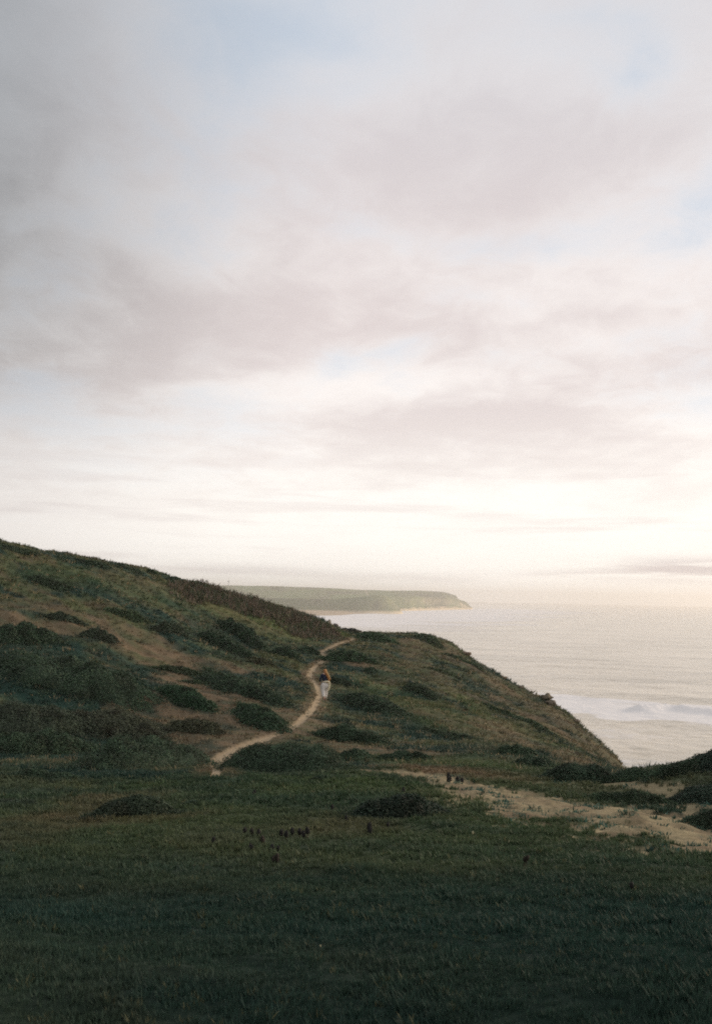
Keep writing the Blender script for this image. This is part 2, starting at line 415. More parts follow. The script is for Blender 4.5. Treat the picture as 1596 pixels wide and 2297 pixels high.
def veg_colour(x, y, dry, grn):
    """species mix of the ground cover: patchy, follows the slope; plus a painted darkening close to the camera"""
    r = np.hypot(x, y)
    sx = (x * .86 - y * .5) / 2.2; sy = x * .5 + y * .86
    n1 = fbm(sx, sy, 3.2, 4, 101); n2 = fbm(sx, sy, 1.1, 3, 111); n3 = fbm(x, y, 11, 2, 121)
    hill = sstep(r, 18, 34); n1 = n1 * (.5 + .5 * sstep(r, 5, 16)); n3 = n3 * (.3 + .7 * sstep(r, 6, 20))
    c = lerp(np.broadcast_to(DARKG, x.shape + (3,)), MIDG, np.clip(.06 + (.26 * sstep(r, 4, 14)) * (1 - hill) + hill * .58 + n1 * .9 + n3 * .35, 0, 1))  # near field darkened in the colour, imitating lens falloff
    c = lerp(c, BROWN, np.clip((n2 * 1.5 + n1 * .4 + .08) * (.2 + .8 * hill), 0, .85))
    c = lerp(c, DARKG * .9, sstep(-n1 + n2 * .8, .06, .26) * .9)
    dk = np.zeros_like(x)
    for pts, w_, st in DRK:
        d = seg_dist(x, y, pts, [w_] * len(pts)) + fbm(x, y, 2.6, 4, 131) * 1.1
        dk = np.maximum(dk, st * (1 - sstep(d, .5, 1.3)))
    c = lerp(c, DARKG * .9, dk)
    c = lerp(c, LITG, np.clip(grn * (.75 + n2), 0, 1))
    c = lerp(c, DRYC, np.clip(dry * (.85 + n2 * 1.3), 0, 1))
    return c


# ------------------------------------------------------------------ materials
def attr_mat(name, rough=.8, spec=.25, nscale=30., namp=.35, bump=0.0, trans=0.0):
    mt = bpy.data.materials.new(name); mt.use_nodes = True
    g_ = G(mt.node_tree); p = mt.node_tree.nodes['Principled BSDF']
    at = g_.n('ShaderNodeVertexColor', layer_name='Col').outputs[0]
    tc = g_.n('ShaderNodeTexCoord').outputs['Object']
    nz = g_.noise(tc, nscale, 4, .6)
    f = g_.m('ADD', g_.m('MULTIPLY', nz, namp * 2), 1 - namp)
    hs = g_.n('ShaderNodeHueSaturation'); g_.put(hs.inputs['Value'], f); g_.put(hs.inputs['Color'], at)
    g_.nt.links.new(hs.outputs[0], p.inputs['Base Color'])
    p.inputs['Roughness'].default_value = rough; p.inputs['Specular IOR Level'].default_value = spec
    if bump:
        b = g_.n('ShaderNodeBump'); b.inputs['Strength'].default_value = .8; b.inputs['Distance'].default_value = bump
        g_.put(b.inputs['Height'], g_.noise(tc, nscale * .6, 6, .65)); g_.nt.links.new(b.outputs[0], p.inputs['Normal'])
    if trans:
        tr_ = g_.n('ShaderNodeBsdfTranslucent'); g_.nt.links.new(hs.outputs[0], tr_.inputs[0])
        mx = g_.n('ShaderNodeMixShader'); mx.inputs[0].default_value = trans
        g_.nt.links.new(p.outputs[0], mx.inputs[1]); g_.nt.links.new(tr_.outputs[0], mx.inputs[2])
        g_.nt.links.new(mx.outputs[0], mt.node_tree.nodes['Material Output'].inputs[0])
    return mt


def plain_mat(name, c, rough=.8, namp=.25, nscale=8., spec=.3):
    mt = bpy.data.materials.new(name); mt.use_nodes = True
    g_ = G(mt.node_tree); p = mt.node_tree.nodes['Principled BSDF']
    tc = g_.n('ShaderNodeTexCoord').outputs['Object']
    f = g_.noise(tc, nscale, 4, .6)
    lo = tuple(q * (1 - namp) for q in c) + (1,); hi = tuple(min(1, q * (1 + namp)) for q in c) + (1,)
    g_.nt.links.new(g_.mix(f, lo, hi), p.inputs['Base Color'])
    p.inputs['Roughness'].default_value = rough; p.inputs['Specular IOR Level'].default_value = spec
    return mt


M_ground = attr_mat('ground_cover_soil', .95, .1, 14., .35, .03)
M_leaf = attr_mat('foliage', .65, .2, 3.0, .25, 0, .15)
M_grass = attr_mat('grass_blades', .65, .2, 2.0, .25, 0, .2)
M_far = attr_mat('far_land', .95, .1, .02, .25)

# ------------------------------------------------------------------ ground, trail and sandy track (one continuous surface, split by use)
trail, sand, dry, grn = soil_maps(X, Y)
Z -= .07 * sstep(trail, .2, .9) * sstep(RR, 10, 30) + .05 * sand
Z += sand * fbm(X * .5 + Y * .7, Y, .35, 4, 141) * .12
gx = np.abs(np.gradient(Z, axis=1) / np.gradient(RR, axis=1))
cg = veg_colour(X, Y, dry, grn) * (.85 - .45 * (1 - sstep(RR, 4, 22)))[..., None]      # near humus painted darker, to match the shade among the blades
cliff = sstep(gx, .75, 1.3) * sstep(RR, 50, 70)
cg = lerp(cg, np.array([.30, .21, .13]), cliff)
rimz = sstep(PH, R(6), R(9)) * sstep(RR, 40, 55) * .2
cg = lerp(cg, np.array([.15, .115, .07]), np.clip(rimz * (.8 + fbm(X, Y, 2, 3, 151)), 0, .6))
cg = lerp(cg, PATHC * 1.0, np.clip(trail * (1 + fbm(X, Y, .7, 2, 161) * .3), 0, 1))
sandtint = fbm(X, Y, .8, 3, 171)
sc2 = lerp(np.broadcast_to(SANDC, X.shape + (3,)), np.array([.20, .145, .09]), np.clip(.30 + sandtint * 1.1 + fbm(X * .6 + Y * .5, Y, .22, 3, 175) * .7, 0, .85))
cg = lerp(cg, sc2, sand)
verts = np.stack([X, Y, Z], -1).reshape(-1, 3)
idx = np.arange(NP * NRM).reshape(NP, NRM)
q = np.stack([idx[:-1, :-1], idx[:-1, 1:], idx[1:, 1:], idx[1:, :-1]], -1)
tm = (trail[:-1, :-1] > .5) & (PH[:-1, :-1] > R(-14)) & (PH[:-1, :-1] < R(8)) & (RR[:-1, :-1] > 15)
sm = (sand[:-1, :-1] > .5) & ~tm
gm = ~(tm | sm)


def sub_mesh(name, mask):
    f = q[mask].reshape(-1, 4); u, inv = np.unique(f, return_inverse=True)
    return mesh_obj(name, verts[u], inv.reshape(-1, 4)[:, ::-1] * 1, cg.reshape(-1, 3)[u], M_ground, smooth=True)


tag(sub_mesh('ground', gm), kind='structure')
tag(sub_mesh('path', tm), kind='structure')
tag(sub_mesh('sandy_track', sm), kind='structure')


# ------------------------------------------------------------------ vegetation
def blades(P, nb, h, w, c, lean=.5, seg2=False, spread=.04, wind=(0, 0)):
    n = len(P)
    P = np.repeat(P, nb, 0); h = np.repeat(h, nb); w = np.repeat(w, nb); c = np.repeat(c, nb, 0); N = len(P)
    sp = np.repeat(spread, nb) if np.ndim(spread) else spread
    a = rng.uniform(0, 2 * np.pi, N); rad = rng.uniform(.1, 1, N) * sp
    B = P + np.stack([np.cos(a) * rad, np.sin(a) * rad, np.zeros(N)], 1)
    a2 = a + rng.normal(0, .7, N); ln = rng.uniform(.15, 1, N) * lean
    hh = h * rng.uniform(.55, 1.15, N)
    dxy = np.stack([np.cos(a2) * ln + wind[0], np.sin(a2) * ln + wind[1]], 1)
    s = np.stack([-np.sin(a2 + rng.normal(0, .9, N)), np.cos(a2), np.zeros(N)], 1) * (w * .5)[:, None]
    cc = c * rng.uniform(.75, 1.3, N)[:, None]
    T = B.copy(); T[:, :2] += dxy * hh[:, None]; T[:, 2] += hh * (1 - .35 * ln)
    B[:, 2] -= .02
    if seg2:
        Mi = B.copy(); Mi[:, :2] += dxy * hh[:, None] * .35; Mi[:, 2] += hh * .62
        v = np.stack([B - s, B + s, Mi + s * .9, Mi - s * .9, T], 1).reshape(-1, 3)
        k = np.arange(N)[:, None] * 5
        t = np.concatenate([k + [0, 1, 2], k + [0, 2, 3], k + [3, 2, 4]], 1).reshape(-1, 3)
        return v, t, np.repeat(cc, 5, 0)
    v = np.stack([B - s, B + s, T], 1).reshape(-1, 3)
    return v, np.arange(N * 3).reshape(-1, 3), np.repeat(cc, 3, 0)


def scatter(r0, r1, dens, phi_max=29):
    """even scatter over the ground between two distances"""
    n = int(dens * R(phi_max) * (r1 * r1 - r0 * r0))
    p = rng.uniform(-R(phi_max), R(phi_max), n); r = np.sqrt(rng.uniform(r0 * r0, r1 * r1, n))
    return r * np.sin(p), r * np.cos(p)


gv, gt, gc, off = [], [], [], 0
def add(v, t, c):
    global off
    gv.append(v); gt.append(t + off); gc.append(c); off += len(v)
def flush(name, mat, **k):
    global gv, gt, gc, off
    o = mesh_obj(name, np.concatenate(gv), np.concatenate(gt), np.concatenate(gc), mat)
    gv, gt, gc, off = [], [], [], 0
    return tag(o, **k)


for r0, r1, dens, nb, h, w in [(2.2, 5, 1500, 9, .027, .0068), (5, 8, 800, 9, .035, .009), (8, 13, 280, 9, .045, .0135), (13, 22, 125, 8, .07, .020)]:
    x, y = scatter(r0, r1, dens)
    t_, s_, d_, g_n = soil_maps(x, y)
    clump = fbm(x, y, .5, 3, 201); keep = (np.maximum(t_, s_) < rng.uniform(.05, .9, len(x))) & ((r0 < 7) | (rng.uniform(-.9, .3, len(x)) < clump + .25))
    x, y, d_, g_n, clump = x[keep], y[keep], d_[keep], g_n[keep], clump[keep]
    c = veg_colour(x, y, d_, g_n) * (1 + .2 * fbm(x, y, 1.6, 2, 211))[:, None]
    yel = rng.uniform(0, 1, len(x)) < .02
    c[yel] = c[yel] * .4 + np.array([.17, .15, .07]) * .6
    P = np.stack([x, y, height(x, y)], 1)
    hgt = h * (1 + 1.1 * np.clip(clump + .1, -.3, .7)) * rng.uniform(.7, 1.3, len(x))
    v, t, cc = blades(P, nb, hgt, np.full(len(x), w), c, .9, True, h * .8)
    add(v, t, cc)
flush('grass', M_grass, label='short dark green grass and leafy turf covering the near field', cat='grass', kind='stuff')

for r0, r1, dens, nb, h, w in [(22, 34, 30, 6, .13, .040), (34, 55, 17, 6, .17, .060), (55, 80, 9.5, 6, .20, .085), (80, 112, 6.0, 6, .24, .11)]:
    x, y = scatter(r0, r1, dens, 27)
    t_, s_, d_, g_n = soil_maps(x, y)
    keep = (np.maximum(t_, s_) < rng.uniform(.05, .7, len(x))) & (rng.uniform(0, 1, len(x)) > d_ * .45)
    x, y, d_, g_n = x[keep], y[keep], d_[keep], g_n[keep]
    c = veg_colour(x, y, d_, g_n) * rng.uniform(.85, 1.15, len(x))[:, None]
    fl = rng.uniform(0, 1, len(x)); tan = fl < .10 + .14 * d_; c[tan] = np.array([.30, .235, .135]); c[fl > .93] *= .5
    P = np.stack([x, y, height(x, y)], 1)
    clump = fbm(x, y, 1.5, 3, 221)
    hgt = h * (1 + 1.3 * np.clip(clump, -.3, .8)) * rng.uniform(.6, 1.3, len(x)) * (1 - .45 * d_)
    v, t, cc = blades(P, nb, hgt, np.full(len(x), w), c, 1.1, False, h * 1.1)
    add(v, t, cc)
flush('ground_cover', M_grass, label='rough olive and brown heath plants covering the sloping hillside', cat='ground cover', kind='stuff')

# scattered tufts breaking up the sand
x, y = scatter(9, 24, 60)
t_, s_, d_, g_n = soil_maps(x, y); cl = fbm(x, y, .7, 2, 231)
keep = (s_ > .3) & (cl > .08) & (x > 1.5)
x, y = x[keep], y[keep]
P = np.stack([x, y, height(x, y)], 1)
add(*blades(P, 9, rng.uniform(.02, .075, len(x)), np.full(len(x), .018), np.tile(DARKG * 1.6, (len(x), 1)) * rng.uniform(.7, 1.6, (len(x), 1)), 1.3, True, .09))
flush('sparse_grass', M_grass, label='sparse green tufts breaking through the bare sand of the track', cat='grass', kind='stuff')


def shrub(p1, p2, thick, hv, label, colr=(.030, .052, .034), group='low dark shrubs on the hillside', name='shrub', dens=1.0, lump=.35, flat=2.2, edge=.62, cat='shrub'):
    """p1, p2: the two ends of its long axis on the ground (sightings); thick: half depth as a share of half length; hv: height in sighting units"""
    a, b = hit(*p1), hit(*p2)
    c0 = (a + b) / 2; dist = np.linalg.norm(c0 - CP); pxm = dist / FPX
    ax = (b - a)[:2]; A = np.hypot(*ax) / 2; ux = ax / (2 * A); uy = np.array([-ux[1], ux[0]])
    B_ = thick * A; H_ = hv * V * pxm * .72
    sd = int(abs(p1[0] * 7 + p1[1] * 13)) % 9973
    base = np.array([c0[0], c0[1], float(height(c0[0], c0[1]))])

    def surf(rho, th, lift):
        ro = 1 + edge * fbm(np.cos(th) * 1.9 + sd, np.sin(th) * 1.9, 1.0, 5, sd, .68) + edge * .35 * fbm(np.cos(th) * 7, np.sin(th) * 7 + sd, 1.0, 2, sd + 1)
        lx = rho * np.cos(th) * A * ro; ly = rho * np.sin(th) * B_ * ro
        wx = c0[0] + ux[0] * lx + uy[0] * ly; wy = c0[1] + ux[1] * lx + uy[1] * ly
        dome = np.clip(1 - rho ** flat, 0, 1) ** .75
        s = max(.35, B_ * .8)
        ln = 1 + lump * 2.3 * fbm(wx, wy, s, 4, sd + 3)
        z = height(wx, wy) + H_ * dome * np.clip(ln, .25, 2) + lift
        return np.stack([wx, wy, z], -1)

    nr, nth = 12, 40
    RH, TH = np.meshgrid(np.linspace(0.02, .82, nr), np.linspace(0, 2 * np.pi, nth, endpoint=False), indexing='ij')
    core = surf(RH, TH, -.03 - .06 * H_); core[-1, :, 2] -= .12 + .3 * H_
    cv = core.reshape(-1, 3); id_ = np.arange(nr * nth).reshape(nr, nth); nx = np.roll(id_, -1, 1)
    ct = np.concatenate([np.stack([id_[:-1], id_[1:], nx[1:]], -1).reshape(-1, 3), np.stack([id_[:-1], nx[1:], nx[:-1]], -1).reshape(-1, 3)])
    ls = max(.022, 1.25 * pxm)
    area = math.pi * A * B_ * (1 + 1.2 * H_ / max(B_, .1))
    n = int(min(26000, max(400, 3.2 * dens * area / (ls * ls * .55))))
    rho = np.sqrt(rng.uniform(0, 1.0, n)); rho = rho + (rho > .7) * rng.exponential(.20, n) * rng.uniform(0, 1, n); th = rng.uniform(0, 2 * np.pi, n)
    P = surf(np.minimum(rho, 1.5), th, 0)
    e = 1e-2
    P1 = surf(np.minimum(rho + e, 1.51), th, 0); P2 = surf(np.minimum(rho, 1.5), th + e, 0)
    nrm = np.cross(P1 - P, P2 - P); nrm[nrm[:, 2] < 0] *= -1
    nrm /= (np.linalg.norm(nrm, axis=1)[:, None] + 1e-9); nrm = np.nan_to_num(nrm)
    P = P + nrm * (rng.uniform(-.06, .16, n) * min(H_, 1.0) + rng.exponential(.02, n) * min(1, H_ * 2))[:, None]
    nn = nrm + rng.normal(0, .55, (n, 3)); nn[:, 2] += .2; nn /= np.linalg.norm(nn, axis=1)[:, None]
    t1 = np.cross(nn, rng.normal(0, 1, (n, 3))); t1 /= np.linalg.norm(t1, axis=1)[:, None]; t2 = np.cross(nn, t1)
    sz = ls * rng.uniform(.6, 1.4, n)[:, None]
    v = np.stack([P - t1 * sz * .5, P + t1 * sz * .5 , P + t2 * sz * 1.1 + t1 * sz * rng.normal(0, .2, (n, 1))], 1).reshape(-1, 3)
    cbase = np.array(colr) * np.array([1.55, 1.45, 1.25])
    pat = fbm(P[:, 0], P[:, 1], max(.5, B_ * .5), 3, sd + 9)
    lc = cbase * (1 + .9 * np.clip(pat, -.5, .8))[:, None] * rng.uniform(.7, 1.45, n)[:, None]
    lc[:, 0] *= 1 + .35 * np.clip(-pat, 0, 1)
    vv = np.concatenate([cv, v]) - base; tt = np.concatenate([ct, np.arange(n * 3).reshape(-1, 3) + len(cv)])
    cc = np.concatenate([np.tile(cbase * .9, (len(cv), 1)), np.repeat(lc, 3, 0)])
    o = mesh_obj(name, vv, tt, cc, M_leaf)
    o.location = base.tolist()
    return tag(o, label, cat, group)


HG = 'low dark shrubs on the hillside'
# nearest line of bushes, along the far edge of the field
shrub((522, 1724), (742, 1730), .34, 78, 'biggest dark green dome shaped shrub, beside the foot of the trail', lump=.2, edge=.2)
shrub((700, 1724), (762, 1722), .5, 28, 'small rounded brownish shrub against the right side of the biggest dome shrub', (.045, .05, .034))
shrub((745, 1712), (835, 1706), .4, 24, 'low shrub right of the dome shrub, under the bare brown slope')
shrub((838, 1702), (965, 1702), .25, 22, 'long thin hedge like shrub between the meadow and the brown slope')
shrub((700, 1755), (750, 1748), .4, 12, 'small flat dark bush on the field just below the dome shrub')
shrub((185, 1728), (445, 1716), .36, 64, 'long dark bush mass left of the foot of the trail, hiding the trail end', lump=.4, edge=.25)
shrub((-60, 1690), (215, 1685), .4, 44, 'dark bush mass on the lowest slope at the left edge of the photo')
shrub((20, 1742), (190, 1752), .25, 18, 'flat dark bush at the left edge below the pale track', (.034, .056, .038))
shrub((195, 1842), (385, 1826), .35, 42, 'low dark mound of brush on the left of the near field', (.029, .044, .031), 'dark mounds in the near field')
shrub((800, 1836), (982, 1826), .42, 52, 'low flat dark mound in the middle of the near field', (.015, .028, .020), 'dark mounds in the near field', lump=.15, edge=.3)
shrub((405, 1812), (450, 1806), .4, 13, 'tiny dark bush right of the left mound in the near field', (.03, .05, .035), 'dark mounds in the near field')
shrub((0, 1800), (80, 1812), .4, 18, 'dark bush at the left edge of the near field', (.034, .05, .036), 'dark mounds in the near field')
# hillside left of the trail
shrub((10, 1490), (345, 1580), .60, 55, 'largest dark shrub patch, wide and sprawling on the left hillside', lump=.5)
shrub((-40, 1440), (135, 1440), .4, 32, 'dark shrub patch at the left edge under the reddish bare strip', lump=.45)
shrub((-90, 1610), (215, 1655), .7, 45, 'broad murky shrub patch at the left edge below the sprawling patch', (.036, .05, .036), lump=.55)
shrub((170, 1610), (360, 1660), .45, 30, 'greyish scrub patch between the sprawling patch and the long bush mass', (.045, .054, .038), lump=.5)
shrub((362, 1552), (474, 1596), .24, 32, 'neat oval green bush standing alone on the bare brown slope', (.026, .054, .032), lump=.2)
shrub((378, 1638), (498, 1648), .34, 32, 'scruffy grey green bush below the neat oval bush', (.050, .058, .040), lump=.5)
shrub((544, 1588), (622, 1640), .22, 28, 'teardrop shaped bush touching the left edge of the trail', (.026, .05, .03), lump=.25)
shrub((462, 1516), (640, 1586), .2, 30, 'long dark streak of brush running down to the trail bend', lump=.35)
shrub((345, 1500), (455, 1515), .2, 14, 'thin low brush streak above the neat oval bush', (.04, .058, .036))
shrub((492, 1400), (582, 1455), .26, 30, 'dark slanting bush just below the brown thicket', lump=.3)
shrub((448, 1428), (560, 1478), .24, 30, 'second slanting bush, downhill left of the one below the thicket', lump=.3)
shrub((560, 1486), (620, 1500), .3, 18, 'small brown green bush between the slanting bushes and the trail', (.05, .056, .036))
shrub((612, 1466), (668, 1482), .34, 26, 'small round dark bush halfway between the thicket and the trail', lump=.25)
shrub((668, 1462), (718, 1470), .3, 16, 'small bush on the inside of the upper trail bend')
shrub((345, 1415), (420, 1432), .3, 22, 'blurred bush pair under the left skyline, right of the reddish strip', (.036, .052, .036))
shrub((180, 1428), (262, 1442), .3, 22, 'small round bush on the reddish bare strip', (.036, .05, .036))
shrub((240, 1370), (330, 1400), .22, 18, 'faint green bush above the reddish strip', (.04, .062, .036))
shrub((70, 1300), (150, 1325), .25, 18, 'dim bush high on the left slope near the skyline', (.036, .055, .036))
shrub((100, 1385), (190, 1405), .2, 16, 'thin dark bush just above the left part of the reddish strip', (.036, .052, .036))
shrub((410, 1530), (505, 1545), .16, 12, 'low green fringe uphill of the neat oval bush', (.04, .062, .038))
SG = 'bushes along the skyline of the left hill'
for (x1, x2, hv, y, lb) in [(0, 80, 9, 1226, 'lowest flat bush on the skyline at the left edge of the photo'), (170, 245, 9, 1258, 'flat topped dark bush on the skyline above the far left slope'),
                         (268, 312, 7, 1274, 'small knobbly bush on the skyline right of the flat topped one'), (330, 352, 9, 1285, 'single pointed bush on the skyline'),
                         (375, 420, 6, 1300, 'thin low bush on the skyline left of the last dark one'), (425, 466, 11, 1314, 'last dark bush on the skyline before the brown thicket')]:
    shrub((x1, y), (x2, y + (x2 - x1) * .22), .5, hv, lb, (.03, .05, .032), SG)
# right of the trail
shrub((722, 1480), (842, 1490), .3, 22, 'dark bush right of the upper trail bend', (.032, .058, .034))
shrub((798, 1432), (882, 1446), .3, 18, 'green bush on the spur top right of the trail end', (.036, .066, .038))
shrub((780, 1414), (803, 1416), .6, 11, 'small dark round bush on the skyline at the end of the trail', (.03, .034, .03))
shrub((930, 1432), (985, 1452), .3, 12, 'low green bush on the skyline of the spur', (.042, .066, .038))
shrub((735, 1532), (790, 1545), .3, 18, 'dark brush just behind the walking person', (.034, .05, .034))
shrub((776, 1570), (892, 1605), .3, 30, 'dark bush on the slope right of the walking person', lump=.3)
shrub((815, 1506), (842, 1508), .5, 8, 'tiny dark bush dot on the spur above right of the person')
shrub((715, 1650), (860, 1672), .36, 40, 'broad dark bush right of where the trail meets the bare slope', lump=.3)
shrub((1000, 1470), (1090, 1512), .2, 10, 'faint green strip of brush near the spur edge', (.045, .068, .04))
shrub((905, 1545), (985, 1572), .24, 15, 'slim green bush in the middle of the spur', (.036, .056, .036))
shrub((1090, 1582), (1240, 1650), .12, 10, 'long green streak of brush on the spur slope', (.036, .06, .036))
shrub((950, 1500), (1040, 1530), .18, 9, 'pale green brush streak on the upper spur', (.048, .068, .04))
shrub((1110, 1690), (1200, 1694), .32, 22, 'low dark bush at the foot of the spur', (.03, .052, .034))
shrub((960, 1640), (1060, 1660), .2, 12, 'short brush strip on the lower spur', (.036, .056, .036))
RG = 'bushes between the sandy track and the sea'
shrub((1165, 1712), (1238, 1722), .45, 26, 'rounded dark bush left of the biggest seaside bush', group=RG)
shrub((1222, 1748), (1375, 1752), .42, 44, 'biggest seaside bush, dark and rounded beside the cliff foot', (.028, .048, .034), RG, lump=.2)
shrub((1352, 1758), (1480, 1742), .42, 26, 'dark green bank of brush where the spur ends at the sea', (.032, .056, .036), RG, lump=.2)
shrub((1455, 1752), (1580, 1730), .45, 32, 'sloping bank of brush against the water, left of the right edge', (.030, .052, .034), RG, lump=.2)
shrub((1545, 1725), (1720, 1710), .5, 40, 'highest bush bank cutting off the sea at the right edge', (.026, .044, .036), RG, lump=.2)
shrub((1500, 1798), (1690, 1782), .45, 34, 'darkest bush near the right edge, in front of the sloping bank', (.026, .044, .034), RG, lump=.25)
shrub((1318, 1792), (1505, 1806), .22, 24, 'long low green bush lying on the sandy track', (.034, .058, .036), RG, lump=.3)
shrub((1535, 1845), (1700, 1852), .25, 26, 'low bush on the sand at the right edge', (.03, .05, .036), RG)

# brown thicket of dead stalks below the skyline
tv = [(395, 1330), (470, 1338), (540, 1355), (620, 1378), (690, 1398), (722, 1404)]
tp = [hit(a, b)[:2] for a, b in tv]
x = rng.uniform(-60, 40, 60000); y = rng.uniform(50, 110, 60000)
d = seg_dist(x, y, tp, [1.0, 3.2, 5.2, 5.6, 3.2, .8]) + fbm(x, y, 3, 3, 301) * .9
kp = (d < 1); x, y, d = x[kp], y[kp], d[kp]
P = np.stack([x, y, height(x, y)], 1)
hh = (1 - d ** 3 * .5) * rng.uniform(.4, 1.5, len(x)) * .62 * (1 + .45 * fbm(x, y, 3, 2, 305))
c = np.array([.150, .115, .084]) * rng.uniform(.6, 1.5, len(x))[:, None]
gsel = rng.uniform(0, 1, len(x)) < .38; c[gsel] = np.array([.07, .085, .045])
add(*blades(P, 5, hh, np.full(len(x), .075), c, .75, True, .3))
flush('thicket', M_leaf, label='brown thicket of dry upright stalks below the skyline', cat='thicket', kind='stuff')
print('THICKET', len(x))


# ------------------------------------------------------------------ rocks
def rock(vx, vy, wv, hv, label, c, group=None, name='rock', asp=1.0, sd=1, sink=.25):
    p = hit(vx, vy); pxm = np.linalg.norm(p - CP) / FPX
    w_, h_ = wv * V * pxm / 2, hv * V * pxm
    u, v = np.meshgrid(np.linspace(0, np.pi, 14), np.linspace(0, 2 * np.pi, 22, endpoint=False), indexing='ij')
    n_ = 1 + .55 * pnoise(np.cos(v) * np.sin(u) * 1.6 + sd, np.cos(u) * 1.6 + np.sin(v) * np.sin(u), sd) + .2 * pnoise(np.cos(v) * 5 + sd, u * 4, sd + 1)
    xx = np.sin(u) * np.cos(v) * w_ * n_; yy = np.sin(u) * np.sin(v) * w_ * asp * n_; zz = np.cos(u) * h_ * .6 * n_
    zz = np.round(zz / (h_ * .22)) * (h_ * .22) * .5 + zz * .5 + h_ * (.5 - sink)
    vv = np.stack([xx, yy, zz], -1).reshape(-1, 3); id_ = np.arange(14 * 22).reshape(14, 22); nx = np.roll(id_, -1, 1)
    f = np.stack([id_[:-1], id_[1:], nx[1:], nx[:-1]], -1).reshape(-1, 4)
    cc = np.tile(np.array(c), (len(vv), 1)) * rng.uniform(.8, 1.2, (len(vv), 1))
    o = mesh_obj(name, vv, f, cc, M_ground); o.location = p.tolist()
    return tag(o, label, 'rock', group)


rock(1236, 1582, 22, 11, 'ledge of pale brown rock jutting from the spur edge over the sea', (.20, .16, .115), 'rock ledges on the spur edge', asp=1.6, sd=5)
rock(1224, 1570, 24, 12, 'smaller rock ledge uphill of the jutting one', (.19, .155, .11), 'rock ledges on the spur edge', asp=1.4, sd=9)
rock(1128, 1524, 16, 7, 'small stone lump on the spur skyline halfway down', (.22, .16, .10), 'rock ledges on the spur edge', sd=12)
rock(1168, 1546, 12, 6, 'small brown crumb of rock uphill of the two ledges', (.20, .155, .11), 'rock ledges on the spur edge', sd=31)
rock(1292, 1622, 14, 7, 'rock crumb on the spur edge below the jutting ledge', (.19, .15, .11), 'rock ledges on the spur edge', sd=33)
rock(1044, 1470, 26, 7, 'flat stone lip at the top of the spur edge', (.22, .16, .11), 'rock ledges on the spur edge', sd=14)
rock(738, 1400, 9, 10, 'pale stone at the lower end of the brown thicket', (.42, .36, .28), 'pale stones at the thicket end', sd=17)
rock(752, 1406, 12, 7, 'darker flat stone on the skyline beside the pale one', (.2, .17, .15), 'pale stones at the thicket end', sd=21)

# ------------------------------------------------------------------ dried flower heads
M_stem = plain_mat('dry_stem', (.085, .065, .045)); M_head = plain_mat('dark_seed_head', (.021, .020, .018), .9)
M_headb = plain_mat('brown_seed_head', (.034, .027, .020), .9); M_pale = plain_mat('pale_petals', (.5, .46, .28), .8)


def lathe(prof, n=8):
    vv, ff = [], []
    for i, (z, r) in enumerate(prof):
        for k in range(n): a = 2 * math.pi * k / n; vv.append((r * math.cos(a), r * math.sin(a), z))
    for i in range(len(prof) - 1):
        for k in range(n): k2 = (k + 1) % n; ff.append((i * n + k, i * n + k2, (i + 1) * n + k2, (i + 1) * n + k))
    return np.array(vv), np.array(ff)


def simple(name, v, f, mat, parent=None):
    return mesh_obj(name, v, f, None, mat, parent, smooth=True)


v, f = lathe([(0, .0035), (.5, .003), (1, .0025)]); stem_me = simple('stem', v, f, M_stem)
v, f = lathe([(0, .001), (.004, .009), (.014, .0145), (.030, .0150), (.044, .011), (.052, .006), (.055, .001)], 10)
v[:, :2] *= (1 + .25 * np.sin(np.arange(len(v)) * 2.4))[:, None]; head_me = simple('flower_head', v, f, M_head)
stem_d, head_d = stem_me.data, head_me.data
bpy.data.objects.remove(stem_me); bpy.data.objects.remove(head_me)


def dried_flower(vx, vy, hv, label, group, k=1.0, mat=None, cat='dried flower', heads=1):
    """vy: top of the head; hv: how far below it the plant stands"""
    p = hit(vx, vy + hv); dist = np.linalg.norm(p - CP); hgt = hv * V * dist / FPX
    e = bpy.data.objects.new('dried_flower', None); col.objects.link(e); e.location = p.tolist()
    e.empty_display_size = .05; e.rotation_euler = (random.uniform(-.08, .08), random.uniform(-.12, .12), random.uniform(0, 6))
    tag(e, label, cat, group)
    for i in range(heads):
        ox, oy = (0, 0) if i == 0 else (random.uniform(-.03, .03), random.uniform(-.03, .03))
        hz_ = hgt * (1 if i == 0 else random.uniform(.6, .9))
        s = bpy.data.objects.new('stem', stem_d); col.objects.link(s); s.parent = e; s.scale = (k, k, max(.03, hz_ - .04 * k)); s.location = (ox, oy, -.01)
        h = bpy.data.objects.new('flower_head', head_d.copy()); col.objects.link(h); h.parent = e; h.scale = (k, k, k); h.location = (ox, oy, hz_ - .045 * k)
        if mat: h.data.materials[0] = mat
    return e


GA = 'dried flower heads in the middle of the field'
row = 'one of the evenly spaced dark seed heads in the right hand row mid field'
for i, (vx, vy, hv) in enumerate([(630, 1865, 16), (641, 1868, 18), (656, 1862, 20), (672, 1863, 18), (681, 1868, 14), (690, 1861, 26)]):
    dried_flower(vx, vy, hv, row if 0 < i < 5 else ('leftmost dark seed head of the right hand row mid field' if i == 0 else 'tallest dark seed head, at the right end of the row mid field'), GA, 1.5)
for vx, vy, hv, lb in [(548, 1860, 14, 'leftmost of three small seed heads left of the row mid field'), (564, 1862, 14, 'middle one of three small seed heads left of the row mid field'), (579, 1865, 14, 'rightmost of three small seed heads left of the row mid field')]:
    dried_flower(vx, vy, hv, lb, GA, 1.3)
dried_flower(478, 1883, 14, 'lone dark seed head far left of the other seed heads', GA, 1.5)
dried_flower(562, 1897, 12, 'pair of seed heads on one plant under the three small ones', GA, 1.4, None, 'dried flower', 2)
